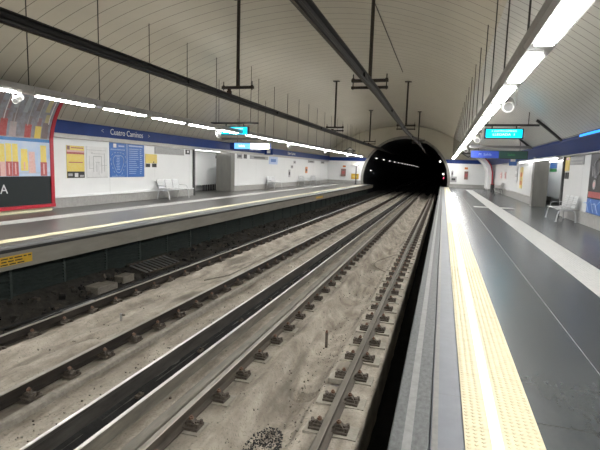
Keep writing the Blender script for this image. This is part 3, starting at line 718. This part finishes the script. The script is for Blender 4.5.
# passage lamps; the near recess ceiling batten is added to brighten its board
for (x, ya, yb, lab) in ((4.22, PR0+.2, 30, 'white fluorescent batten fixed under the blue band over the near passage'), (5.1, PR0+.3, 29.5, 'added white batten brightening the near wall recess from its ceiling'), (-12.6, PL0+.3, 27, 'white fluorescent batten fixed inside the far wall recess above its white board')):
    t = thing('passage_light', lab, 'light', (x, (ya+yb)/2, 2.22 if x > 0 else 2.34)); h = (yb-ya)/2
    B(-.05,.05,-h,h,.0,.08,M['chair']).build('batten', t); MB().tube((0,-h+.05,-.02), (0,h-.05,-.02), .022, mat('batten_tube', (1,.99,.96), emit=5 if x > 0 else 8), 10).build('tube', t)

# ------------------------------------------------------------------ big curved advert (far wall)
AY0, AY1, AX = 5.2, 11.75, -11.5
ap = [(AX,.20),(AX,.6),(AX,1.02),(AX,1.6),(AX,2.2),(AX+.06,2.5),(AX+.16,2.78),(AX+.30,3.05),(AX+.46,3.3),(AX+.56,3.46)]
def apt(s):      # s along the profile in metres of the z-like parameter 0..len
    acc = 0
    for (x0,z0),(x1,z1) in zip(ap[:-1], ap[1:]):
        l = math.hypot(x1-x0, z1-z0)
        if s <= acc+l: u = (s-acc)/l; return Vector((x0+(x1-x0)*u, z0+(z1-z0)*u)), Vector((z1-z0, -(x1-x0))).normalized()
        acc += l
    return Vector(ap[-1]), Vector((ap[-1][1]-ap[-2][1], -(ap[-1][0]-ap[-2][0]))).normalized()
ALEN = sum(math.hypot(b[0]-a[0], b[1]-a[1]) for a, b in zip(ap[:-1], ap[1:]))
def patch(mb, y0, y1, s0, s1, m, off=.004, n=4):
    if s1-s0 < .3 and s1 < 1.9: n = 1
    for i in range(n):
        a = s0+(s1-s0)*i/n; b = s0+(s1-s0)*(i+1)/n
        p, pn_ = apt(a); q, qn = apt(b)
        P = [(p.x+pn_.x*off, y0, p.y+pn_.y*off), (p.x+pn_.x*off, y1, p.y+pn_.y*off), (q.x+qn.x*off, y1, q.y+qn.y*off), (q.x+qn.x*off, y0, q.y+qn.y*off)]
        mb.face(P, m)
ad = thing('advert_panel', 'huge curved advert in a red frame on the far wall, goods on shelves over black', 'advert', (0,0,0))
mb = MB(); back = [(x-.10, z) for x, z in ap]
mb.prism(ap + back[::-1], AY0, AY1, M['dgrey']); mb.build('backing', ad)
mb = MB(); patch(mb, AY0, AY1-.1, .0, .86, M['adblack'], .004, 1); mb.build('black_banner', ad)
mb = MB(); patch(mb, AY0, AY1-.1, .86, 1.9, M['adsky'], .004, 3); patch(mb, AY0, AY1-.1, 1.9, ALEN, M['adgrey'], .004, 14); mb.build('poster_background', ad)
mb = MB(); patch(mb, AY0, AY1-.1, 1.86, 1.95, M['adblue'], .006, 1); patch(mb, AY0, AY1-.1, .95, .965, M['pgrey'], .006, 1)
rnd = random.Random(3)
y = AY1-.42
def bottle(y, w, s0, h, capm, bodym, capfrac=.55):
    patch(mb, y-w/2, y+w/2, s0, s0+h*(1-capfrac), bodym, .008, 2); patch(mb, y-w*.45, y+w*.45, s0+h*(1-capfrac), s0+h, capm, .008, 2)
    patch(mb, y-w*.1, y+w*.1, s0+h*.05, s0+h*(1-capfrac)*.9, M['pp'], .010, 1)
bottle(11.40, .24, .87, .90, M['py'], M['pr']); bottle(10.98, .24, .95, .62, M['pp'], M['pp']); bottle(10.72, .25, 1.02, .62, M['py'], M['py'])
bottle(10.42, .2, .87, .90, M['py'], M['pr']); bottle(10.21, .2, .87, .90, M['py'], M['pr']); bottle(10.01, .18, .87, .88, M['py'], M['pp'])
for y in [9.85-.24*i for i in range(18)]: bottle(y, .18, .87, rnd.uniform(.8,.92), M['py'], rnd.choice([M['pr'], M['pp']]))
for y, c in ((11.45,'pb'),(11.2,'py'),(10.85,'pr'),(10.35,'pp'),(10.05,'pr'),(9.8,'py'),(9.5,'pb'),(9.2,'pr'),(8.9,'py'),(8.5,'pb'),(8.1,'pr')):
    s0 = 1.97; h = rnd.uniform(.35, .5)
    patch(mb, y-.11, y+.11, s0, s0+h, M[{'pb':'mb','py':'py','pr':'pr','pp':'mp'}[c]], .007, 4); patch(mb, y-.07, y+.07, s0+h, s0+h+.25, M[rnd.choice(['my','mr','mb'])], .007, 4)
y = AY1-.3
while y > AY0+.3:
    wv = rnd.uniform(.07, .2); c = rnd.choice(['mb','my','mg','mb','mg','mp','mr'])
    patch(mb, y-wv, y, 2.72+rnd.uniform(-.05,.1), 3.25+rnd.uniform(0,.3), M[c], .007, 6); y -= wv+rnd.uniform(.05,.3)
y = AY1-.2
while y > AY0+.3: patch(mb, y-.03, y, 2.2+rnd.uniform(0,.3), 3.4+rnd.uniform(-.3,.2), M['pw'] if rnd.random()<.5 else M['pgrey'], .0095, 8); y -= rnd.uniform(.25,.7)
mb.build('printed_goods', ad)
text_mesh('A', .36, M['pw'], 'lettering', ad, FXp(AX+.008, 10.02, .70))
mb = MB()
fr = [(x+.035, z) for x, z in ap]; bk = [(x-.12, z) for x, z in ap]
mb.prism(fr + bk[::-1], AY1-.1, AY1+.02, M['red']); mb.build('frame_side', ad)
mb = MB().box(AX-.12, AX+.05, AY0, AY1+.02, .12, .22, M['red']); mb.build('frame_bottom', ad)
mb = MB(); p, n_ = apt(ALEN); mb.box(p.x-.12, p.x+.05, AY0, AY1+.06, p.y-.03, p.y+.07, M['dgrey']); mb.build('frame_top', ad)
B(-11.95+.05, AX-.02, AY0, AY1-.05, 0, .12, M['cream']).build('base', ad)
# mount to the wall, hidden behind
B(-11.9, AX-.1, AY0, AY1-.2, .12, 2.26, M['mgrey']).build('mount', ad)

# near wall dark advert
t = thing('advert_panel', 'dark advert with red and blue bottom on the near wall, closest to the viewer', 'advert', (XR, 14.9, 0))
B(-.04,0,-2.2,1.95,.41,2.27,M['pk']).build('backing', t)
B(-.045,-.04,-2.2,1.92,.42,.86,M['mapblue']).build('blue_band', t)
B(-.05,-.045,-.5,1.85,.90,1.08,M['pr']).build('red_label', t)
mb = MB(); mb.tube((-.045,1.35,1.30), (-.05,1.35,1.30), .15, M['pgrey'], 18); mb.tube((-.05,1.35,1.30), (-.053,1.35,1.30), .09, M['pp'], 18)
for (y0, z0, y1, z1) in ((1.3,1.5,1.45,1.9),(1.45,1.9,1.2,2.05),(1.2,1.5,.9,1.7),(1.55,1.55,1.6,1.85)): mb.tube((-.05,y0,z0), (-.05,y1,z1), .02, M['pgrey'], 6)
mb.build('printed_figure', t)
mb = MB()
for i in range(4): mb.tube((-.047,.3+.45*i,.45), (-.047,.62+.45*i,.83-.1*(i%2)), .012, M['mapline'], 6); mb.tube((-.047,.62+.45*i,.83-.1*(i%2)), (-.047,.9+.45*i,.7), .012, M['mapline'], 6)
mb.build('blue_pattern', t)
text_mesh('PELIGRO', .13, M['pk'], 'lettering', t, FXm(-.052, 1.3, .99)) if False else None

# ------------------------------------------------------------------ notices on the far wall
def notice(y0, y1, z0, z1, label, m, cat='poster', side=-1, depth=.015, frame=None, name='wall_poster', wall=None):
    x = wall if wall is not None else (XL if side < 0 else XR); s = 1 if side < 0 else -1
    t = thing(name, label, cat, (x, (y0+y1)/2, (z0+z1)/2)); hy, hz = (y1-y0)/2, (z1-z0)/2
    B(min(0,s*depth), max(0,s*depth), -hy, hy, -hz, hz, m).build('sheet', t)
    def deco(a0, a1, b0, b1, mm, nm='printing', k=1):     # a along reading direction 0..1, b from the bottom 0..1
        if side < 0: ya, yb = -hy+2*hy*a0, -hy+2*hy*a1
        else: ya, yb = hy-2*hy*a1, hy-2*hy*a0
        d0, d1 = s*depth, s*(depth+.002*k)
        return (min(d0,d1), max(d0,d1), ya, yb, -hz+2*hz*b0, -hz+2*hz*b1, mm)
    return t, deco
t, d = notice(12.79, 13.59, .97, 2.05, 'yellow poster with black foot on the far wall, beside the red framed advert', M['py'])
mb = MB(); mb.box(*d(0,1,0,.2,M['pk'])); mb.box(*d(.42,.62,.03,.15,M['pw'],k=2)); mb.box(*d(.06,.3,.06,.14,M['pgrey'],k=2)); mb.box(*d(.72,.95,.03,.09,M['pgrey'],k=2)); mb.box(*d(0,1,.74,.80,M['pr'])); mb.box(*d(.0,1,.80,.86,M['pp'])); mb.box(*d(.03,.18,.87,.99,M['pb'])); mb.box(*d(.25,.95,.92,.95,M['pr'])); mb.box(*d(.1,.9,.47,.50,M['pr']))
mb.build('printing', t)
t, d = notice(13.70, 14.80, .95, 2.07, 'white street plan with thin grey lines on the far wall', M['pw'])
mb = MB(); mb.box(*d(.02,.98,.02,.035,M['pgrey']))
for a0,a1,b0,b1 in ((.3,.7,.68,.70),(.3,.32,.2,.68),(.68,.70,.15,.68),(.4,.6,.5,.515),(.2,.3,.8,.81),(.45,.47,.2,.5),(.55,.56,.1,.5),(.1,.3,.3,.31),(.7,.95,.4,.41),(.82,.84,.2,.8),(.12,.13,.3,.7),(.2,.8,.77,.78),(.02,.9,.88,.89)): mb.box(*d(a0,a1,b0,b1,M['pgrey']))
mb.build('printing', t)
t, d = notice(14.90, 17.03, .97, 2.30, 'blue two panel metro map with a white ring on the far wall', M['mapblue'], name='metro_map', cat='map')
mb = MB(); mb.box(*d(.47,.485,0,1,M['mapline'])); mb.box(*d(.10,.18,.84,.95,M['pw'])); mb.box(*d(.24,.40,.87,.91,M['mapline'])); mb.box(*d(.53,.95,.90,.94,M['mapline']))
for i in range(13): mb.box(*d(.53,.53+random.uniform(.2,.3),.82-.06*i,.835-.06*i,M['mapline'])); mb.box(*d(.86,.90+random.uniform(0,.05),.82-.06*i,.84-.06*i,M['mapline']))
for q in range(2):
    for i in range(32):
        a = 2*math.pi*i/32; a2 = 2*math.pi*(i+1)/32; ry, rz = (.30,.33) if q == 0 else (.43,.45)
        if q and i % 2: continue
        yc, zc = -.57, -.13
        k0 = 1+.12*math.sin(3*a); k1 = 1+.12*math.sin(3*a2)
        mb.tube((.017, yc+ry*k0*math.cos(a), zc+rz*k0*math.sin(a)), (.017, yc+ry*k1*math.cos(a2), zc+rz*k1*math.sin(a2)), .012, M['mapline'], 4)
for i in range(9): mb.box(.015,.018,-.62-.06+.02*math.sin(i*2),-.50+.02*math.cos(i*3),-.38+.06*i,-.36+.06*i,M['mapline'])
for i in range(12): mb.box(.015,.018,-1.0+.07*i,-.96+.07*i,.36,.40,M['mapline'])
mb.box(*d(.05,.4,.02,.035,M['mapline']))
mb.build('printing', t)
t, d = notice(17.12, 17.95, 1.36, 1.92, 'small yellow notice with two black pictograms beside the blue map', M['py'], name='safety_notice', cat='sign')
mb = MB(); mb.box(*d(0,1,0,.32,M['pw'])); mb.box(*d(.02,.38,.02,.28,M['pk'],k=2)); mb.box(*d(.55,.95,.02,.30,M['pk'],k=2)); mb.box(*d(.66,.74,.35,.45,M['pk'])); mb.build('printing', t)
t, d = notice(17.8, 20.2, 1.95, 2.24, 'wide grey ventilation grille above the bench on the far wall', M['mgrey'], name='vent_grille', cat='vent')
mb = MB()
for i in range(5): mb.box(*d(.01,.99,.08+.18*i,.14+.18*i,M['sill'],k=2))
mb.build('slats', t)
t, d = notice(20.35, 20.75, 2.02, 2.24, 'little black and white pictogram right of the grey grille on the far wall', M['pk'], name='pictogram_sign', cat='sign')
mb = MB(); mb.box(*d(.3,.7,.3,.8,M['pw'])); mb.build('printing', t)
# lettering on the far band
t = thing('station_name_lettering', 'white station name lettering on the blue band of the far wall above the map', 'lettering', (XL+.172, 15.75, 2.635))
text_mesh('Cuatro Caminos', .30, M['pw'], 'name_letters', t, FXp(.0,0,0), .002, sx=.98); text_mesh('<', .24, M['pgrey'], 'chevron', t, FXp(.0,-1.40,0), .002); text_mesh('>', .24, M['pgrey'], 'chevron', t, FXp(.0,1.40,0), .002)
for (y, lab) in ((28.8, 'white station name lettering on the far band beyond the pillar'), (36.5, 'tiny white station name lettering on the far band near the distant benches')):
    t = thing('station_name_lettering', lab, 'lettering', (XL+.172, y, 2.635)); text_mesh('Cuatro Caminos', .30, M['pw'], 'name_letters', t, FXp(0,0,0), .002)
# white panel inside the far passage
t = thing('notice_board', 'white board on short feet in the recess behind the far wall', 'board', (-13.5, 25.6, 0))
B(-.05,0,-2.3,2.3,.36,2.2,M['white2']).build('board', t)
for q in range(12): MB().box(-.04,0,-.6+.22*q,-.53+.22*q,0,.36,M['dgrey']).build('foot', t)
B(0,.01,.95,1.4,1.95,2.13,M['pk']).build('pictogram', t)
# far wall, beyond the pillar
FW = [(26.3,27.1,1.98,2.28,'mgrey','black and grey pictogram plate just beyond the far pillar','pictogram_sign','sign'),
      (27.3,27.8,2.0,2.26,'pk','small black pictogram plate second beyond the far pillar','pictogram_sign','sign'),
      (28.3,31.6,2.0,2.24,'mgrey','long grey ventilation grille beyond the far pillar','vent_grille','vent'),
      (31.8,33.6,1.72,2.26,'mapline','pale blue notice on the far wall beyond the long grille','wall_poster','poster'),
      (36.9,37.5,1.45,1.72,'pgrey','small grey sign on the far wall between distant benches','wall_plaque','sign'),
      (36.3,36.8,.75,1.35,'pgrey','tall grey notice beside the second far bench','wall_plaque','sign'),
      (37.6,38.2,1.85,2.1,'pgrey','small dark notice above the tall grey notice','wall_plaque','sign'),
      (41.2,41.9,1.05,1.62,'orange','orange notice on the far wall near the third bench','wall_poster','poster'),
      (42.0,44.2,2.0,2.24,'mgrey','distant grey ventilation grille on the far wall','vent_grille','vent'),
      (46.8,48.2,2.0,2.24,'mgrey','most distant grey grille on the far wall beside the end wall corner','vent_grille','vent')]
for y0,y1,z0,z1,mm,lab,nm,ct in FW:
    t, d = notice(y0,y1,z0,z1,lab,M[mm],name=nm,cat=ct); mb = MB(); mb.box(*d(.2,.8,.3,.7,M['dgrey'] if mm!='mapline' else M['mapblue'])); mb.build('printing', t)
# near wall
NW = [(17.7,19.5,1.93,2.22,'mgrey','wide grey ventilation grille on the near wall above the bench','vent_grille','vent','sill'),
      (20.22-.0+.0,20.25,0,0,None,'','','',''),
      (30.0,31.0,.72,1.95,'py','tall yellow poster on the near wall beyond the pillar','wall_poster','poster','orange'),
      (28.5,31.2,2.02,2.27,'mgrey','grey ventilation grille above the tall yellow poster','vent_grille','vent','sill'),
      (32.0,33.0,1.0,2.0,'pgrey','grey notice on the near wall behind the yellow poster','wall_poster','poster','pw'),
      (37.5,38.5,1.15,1.65,'pp','pink notice on the near wall near the curved column','wall_poster','poster','pr'),
      (40.2,41.2,1.15,1.65,'pp','second pink notice on the near wall closest to the curved column','wall_poster','poster','pr'),
      (35.2,38.0,2.0,2.27,'mgrey','distant grey grille on the near wall','vent_grille','vent','sill')]
for y0,y1,z0,z1,mm,lab,nm,ct,m2 in NW:
    if mm is None: continue
    t, d = notice(y0,y1,z0,z1,lab,M[mm],name=nm,cat=ct,side=1); mb = MB(); mb.box(*d(.1,.9,.15,.35,M[m2])); mb.box(*d(.1,.9,.55,.75,M[m2])); mb.build('printing', t)
t = thing('safety_notice', 'yellow notice with two black pictograms by the corner post of the near wall', 'sign', (XR, 19.85, 0))
B(-.02,0,-.28,.3,1.72,2.25,M['py']).build('sheet', t); B(-.02,0,-.27,-.03,1.42,1.66,M['pk']).build('pictogram', t); B(-.02,0,.04,.28,1.42,1.66,M['pk']).build('pictogram', t); B(-.024,-.02,-.2,.22,2.12,2.2,M['pr']).build('heading', t)
# board in near recess
t = thing('notice_board', 'white board with a blue and green notice in the near wall recess', 'board', (5.65, 27.5, 0))
B(0,.05,-2.9,2.4,.37,2.4,M['white2']).build('board', t); B(-.01,0,-.1,1.5,1.9,2.38,M['mapblue']).build('blue_notice', t); B(-.01,0,-.1,1.5,1.72,1.88,M['pg']).build('green_foot', t)
for q in (-2.6, 2.2): MB().box(0,.05,q,q+.08,0,.37,M['dgrey']).build('foot', t)
# ------------------------------------------------------------------ benches
def rounded_back(mb, x, y0, y1, z0, z1, m, lean):
    # slightly curved shell with rounded top corners
    n = 8; w = y1-y0; r = .07
    out = [(y0,z0),(y1,z0)]
    for i in range(n+1): a = math.pi/2*i/n; out.append((y1-r+r*math.cos(a), z1-r+r*math.sin(a)))
    for i in range(n+1): a = math.pi/2+math.pi/2*i/n; out.append((y0+r+r*math.cos(a), z1-r+r*math.sin(a)))
    f = [(x-lean*(z-z0), y, z) for y, z in out]; b = [(x-lean*(z-z0)-.012, y, z) for y, z in out]
    mb.face(f, m); mb.face(b[::-1], m); k = len(out)
    for i in range(k): j = (i+1) % k; mb.face([f[i], f[j], b[j], b[i]], m)
def bench(loc, rz, label, nseat=3, metal='chair'):
    t = thing('station_bench', label, 'bench', loc, rz=rz, group='platform benches'); c = M[metal]
    L = .58*nseat; 
    MB().box(-.03,.03,-L/2,L/2,.36,.40,c).build('beam', t)
    for i in range(nseat):
        y0 = -L/2+.58*i+.03; y1 = y0+.52
        mb = MB().box(-.22,.26,y0,y1,.41,.428,c); mb.tube((.26,y0,.415), (.26,y1,.415), .016, c, 8)
        mb.build('seat', t, bevel=.004)
        hb = MB()
        for a in range(9):
            for q in range(6): hb.tube((-.17+.07*q, y0+.05+.052*a, .4285), (-.17+.07*q, y0+.05+.052*a, .429), .012, M['mgrey'], 6)
        hb.build('seat_perforations', t)
        mb = MB(); rounded_back(mb, -.22, y0, y1, .46, .86, c, .22); mb.build('backrest', t)
        hb = MB()
        for a in range(9):
            for q in range(5): z = .54+.06*q; x = -.22-.22*(z-.46); hb.tube((x+.0005, y0+.05+.052*a, z), (x+.0015, y0+.05+.052*a, z), .012, M['mgrey'], 6)
        hb.build('backrest_perforations', t)
        MB().tube((-.24,(y0+y1)/2,.40), (-.24,(y0+y1)/2,.50), .014, c, 6).tube((0,(y0+y1)/2,.395), (-.24,(y0+y1)/2,.40), .014, c, 6).build('seat_bracket', t)
    for s in (-1, 1):
        y = s*(L/2-.06)
        P = [(.30,y,0),(.27,y,.2),(.24,y,.34),(.18,y,.385),(-.16,y,.385),(-.23,y,.34),(-.27,y,.2),(-.29,y,0)]
        MB().path(P, .022, c, 8).tube((.30,y,0),(.30,y,.012),.04,c,10).tube((-.29,y,0),(-.29,y,.012),.04,c,10).build('leg_frame', t)
    for s in (-1, 1):
        y = s*(L/2)
        MB().path([(.18,y,.39),(.16,y,.54),(.08,y,.585),(-.25,y,.60)], .010, c, 8).build('armrest', t)
    return t
bench((-11.45, 18.5, 0), 0, 'white three seat metal bench against the far wall under the grey grille', 3)
bench((-11.45, 31.7, 0), 0, 'white metal bench on the far platform just beyond the pillar', 3)
bench((-11.45, 39.3, 0), 0, 'smaller looking white bench third along the far wall', 3)
bench((-11.45, 43.2, 0), 0, 'white bench farthest along the far wall', 3)
bench((4.02, 18.3, 0), math.pi, 'white metal bench on the near platform beside the wall recess', 3)
bench((4.02, 38.2, 0), math.pi, 'grey bench on the near platform close to the curved column', 3, 'mgrey')

# ------------------------------------------------------------------ far end of the station
# curved column-like advert seen edge on, near platform
t = thing('curved_advert', 'tall curved white panel with a red edge by the near wall near the tunnel', 'advert', (0, 45, 0))
cp = [(4.3,.15),(4.26,1.6),(4.1,2.2),(3.8,2.62),(3.4,3.0),(3.2,3.15)]
cq = [(3.86,.15),(3.84,1.6),(3.70,2.1),(3.42,2.45),(3.1,2.8),(2.95,2.92)]
MB().prism([(a-.0, b) for a, b in cq]+[(a,b) for a, b in cp[::-1]], 0, 3.5, M['white2']).build('body', t)
MB().prism([(a-.12, b) for a, b in cp[:5]]+[(a,b) for a, b in cp[:5][::-1]], -.02, 0, M['red']).build('red_edge', t)
B(3.95,4.4,.1,3.4,0,.15,M['mgrey']).build('base', t)
# objects on end wall
def endbox(x0,x1,z0,z1,m,label,cat,name,d=.05,extra=None):
    t = thing(name, label, cat, ((x0+x1)/2, Y1-.1, z0)); w = (x1-x0)/2; B(-w,w,-d,.04,0,z1-z0,M[m]).build('body', t)
    if extra: B(-w*.6,w*.6,-d-.01,-d,(z1-z0)*.3,(z1-z0)*.7,M[extra]).build('face_plate', t)
    return t
endbox(-10.45,-9.95,.75,1.55,'pb','dark red cabinet low on the end wall of the far platform','cabinet','fire_cabinet',.15,'pr')
endbox(-10.3,-10.0,1.72,1.9,'orange','little red sign above the dark red cabinet on the end wall','sign','wall_sign',.02)
endbox(-9.35,-8.55,.5,1.05,'hyellow','yellow warning board on the end wall beside the tunnel mouth','sign','warning_board',.03,'py')
endbox(2.05,2.4,.85,1.65,'pb','dark red extinguisher box on the end wall of the near platform','cabinet','fire_cabinet',.15,'pr')
endbox(2.05,2.35,1.85,2.05,'orange','little orange sign above the extinguisher box','sign','wall_sign',.02)
endbox(.75,1.35,.55,1.1,'pgrey','grey equipment cabinet on the end wall right beside the tunnel','cabinet','equipment_cabinet',.08,'dgrey')
endbox(.8,1.0,1.1,1.7,'pgrey','narrow grey box above the equipment cabinet beside the tunnel','box','equipment_box',.06,'dgrey')
t = thing('signal_post', 'slim dark post with a white monitor at the tunnel end of the far platform', 'post', (-8.55, 48.2, 0))
MB().tube((0,0,0),(0,0,2.0),.05,M['dgrey'],10).build('pole', t); B(-.55,.2,-.1,.1,1.85,2.3,M['speaker']).build('monitor', t, bevel=.02); B(-.12,.12,-.12,.12,0,.05,M['dgrey']).build('foot', t)
o = thing('platform_bin', 'small dark litter bin beside the base of the curved column', 'bin', (4.1, 43.2, 0)); MB().tube((0,0,0),(0,0,.6),.15,M['dgrey'],14).build('bin_body', o); MB().tube((0,0,.6),(0,0,.64),.16,M['red'],14).build('bin_rim', o)

# ------------------------------------------------------------------ tunnel lamps, signal
for i in range(14):
    y = 54 + 7.0*i; a = math.radians(147)
    x, z = TC[0]+(TR-.12)*math.cos(a), TC[1]+(TR-.12)*math.sin(a)
    t = thing('tunnel_lamp', 'small white lamp on the tunnel wall, %s one inward from the mouth' % ORD[i], 'lamp', (x, y, z), group='tunnel lamps')
    B(-.07,.07,-.35,.35,.03,.09,M['dgrey']).build('fixture', t); B(-.05,.05,-.33,.33,-.02,.03,M['tlamp']).build('bulb_cover', t)
for i, (x, y, z, m_, lab) in enumerate(((.05,52,1.3,'tlamp','white lamp on the near side just inside the tunnel mouth'),(-.35,52,2.6,'tlamp','white lamp on the near side of the tunnel, topmost of two'),(.1,51.5,.9,'redlamp','tiny red signal lamp at the near side of the tunnel mouth'),(-7.6,52,1.45,'tlamp','tiny pale lamp low on the far side of the tunnel mouth'))):
    t = thing('signal_lamp', lab, 'lamp', (x, y, z)); s = .09 if m_ == 'tlamp' and x > -1 else .05
    MB().tube((0,-.06,0),(0,.0,0),s,M[m_],12).build('lens', t); MB().tube((0,0,0),(0,.14,0),s*1.3,M['dgrey'],12).build('lamp_body', t)
